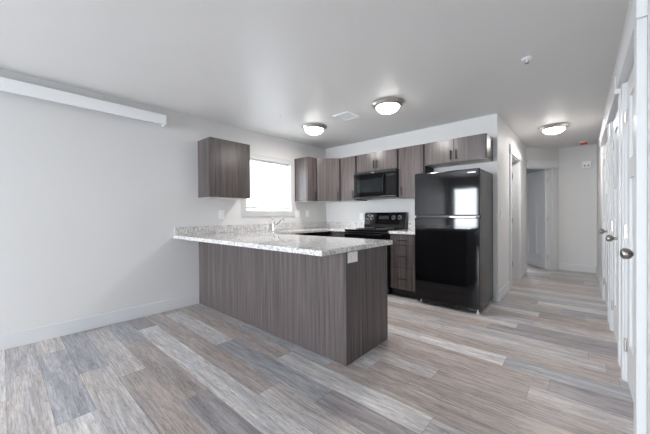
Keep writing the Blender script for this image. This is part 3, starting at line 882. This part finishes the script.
# ------------------------------------------------------------------ ceiling fittings
def ceiling_light(loc, label):
    x, y = loc
    t = thing('ceiling_light', label, 'lamp', (x, y, H), group='flush dome ceiling lights')
    finish('pan', lathe(bm_new(), (x, y, H - 0.0005), (0, 0, -1), [(0, 0), (0.172, 0), (0.184, 0.006), (0.184, 0.014), (0.176, 0.022), (0.168, 0.032), (0.156, 0.042), (0.142, 0.047), (0.136, 0.047), (0.135, 0.030), (0, 0.026)], 48), NICKEL, t, smooth=True)
    dome = [(0.134, 0.036), (0.133, 0.046), (0.126, 0.064), (0.108, 0.084), (0.082, 0.099), (0.05, 0.109), (0.018, 0.1125), (0, 0.113)]
    finish('glass_shade', lathe(bm_new(), (x, y, H), (0, 0, -1), dome, 48), LAMPG, t, smooth=True)
    # the lamp's own downward light, just below the glass
    ld_ = bpy.data.lights.new('lamp_light', 'AREA'); ld_.shape = 'DISK'; ld_.size = 0.16; ld_.energy = 6.2; ld_.color = (1.0, 0.955, 0.915)
    lo_ = bpy.data.objects.new('lamp_light', ld_); COL.objects.link(lo_); lo_.parent = t; lo_.location = (0, 0, -0.1145)
    finish('finial', lathe(bm_new(), (x, y, H - 0.1132), (0, 0, -1), [(0, 0), (0.010, 0), (0.012, 0.005), (0.007, 0.012), (0, 0.014)], 16), NICKEL, t, smooth=True)
    return t
cl = ceiling_light((2.085, -1.27), 'dome ceiling light in front of the microwave, larger-looking of the two over the kitchen')
dup(cl, (0.845, -1.205, H), 'dome ceiling light near the kitchen corner, above the window side')
dup(cl, (3.46, 1.23, H), 'dome ceiling light in the hallway')

t = thing('ceiling_vent', 'square white ceiling vent between the two kitchen lights', 'vent', (1.47, -1.26, H))
bm = bm_new(); r = 0.125; q = 0.098
vx, vy = 1.47, -1.26
box(bm, vx - r, vx + r, vy - r, vy - q, H - 0.016, H - 0.0005); box(bm, vx - r, vx + r, vy + q, vy + r, H - 0.016, H - 0.0005)
box(bm, vx - r, vx - q, vy - q, vy + q, H - 0.016, H - 0.0005); box(bm, vx + q, vx + r, vy - q, vy + q, H - 0.016, H - 0.0005)
finish('frame', bm, WPLAST, t, bevel=0.003)
bm = bm_new()
for i in range(9):
    y = vy - q + 0.012 + i * 0.0215
    box(bm, vx - q, vx + q, y - 0.007, y + 0.007, H - 0.012, H - 0.008)
finish('louvre', bm, WPLAST, t)

def sprinkler(x, y, label, s=1.0):
    t = thing('sprinkler', label, 'sprinkler', (x, y, H))
    finish('escutcheon', lathe(bm_new(), (x, y, H - 0.0004), (0, 0, -1), [(0, 0), (0.040*s, 0), (0.038*s, 0.006*s), (0.022*s, 0.012*s), (0.018*s, 0.004*s), (0, 0.004*s)], 28), WPLAST, t, smooth=True)
    hd = finish('head', lathe(bm_new(), (x, y, H - 0.0052*s), (0, 0, -1), [(0, 0), (0.010*s, 0), (0.010*s, 0.014*s), (0.004*s, 0.018*s), (0.004*s, 0.034*s), (0, 0.034*s)], 14), WPLAST, t)
    bm = bm_new(); lathe(bm, (x, y, H - 0.0395*s), (0, 0, -1), [(0, 0), (0.016*s, 0), (0.016*s, 0.002), (0, 0.002)], 16)
    finish('deflector', bm, GPLAST, t)
sprinkler(3.425, -1.345, 'white sprinkler head in the open ceiling, nearer the camera')
sprinkler(0.885, -1.87, 'tiny sprinkler head on the ceiling above the window side of the kitchen', 0.45)
sprinkler(3.455, 2.25, 'tiny sprinkler head on the hall ceiling behind the hall light', 0.5)

t = thing('smoke_alarm', 'white and red round alarm on the hall ceiling by the end wall', 'alarm', (3.80, 2.80, H))
finish('base', lathe(bm_new(), (3.80, 2.80, H - 0.0005), (0, 0, -1), [(0, 0), (0.062, 0), (0.062, 0.022), (0, 0.022)], 32), WPLAST, t, bevel=0.002)
finish('red_band', lathe(bm_new(), (3.80, 2.80, H - 0.023), (0, 0, -1), [(0, 0), (0.056, 0), (0.050, 0.026), (0.030, 0.032), (0, 0.033)], 32), RED, t, smooth=True)

# ------------------------------------------------------------------ valance on the left wall
t = thing('valance', 'long white box valance mounted high on the left wall', 'valance', (0, -4.2, 2.28))
finish('front_board', box(bm_new(), 0.085, 0.100, -5.60, -2.952, 2.228, 2.342), VALM, t, bevel=0.002)
finish('end_board', box(bm_new(), 0.001, 0.0845, -2.967, -2.952, 2.228, 2.342), VALM, t, bevel=0.002)
finish('end_board', box(bm_new(), 0.001, 0.0845, -5.60, -5.585, 2.228, 2.342), VALM, t, bevel=0.002)
finish('top_board', box(bm_new(), 0.001, 0.0845, -5.584, -2.968, 2.330, 2.342), VALM, t)
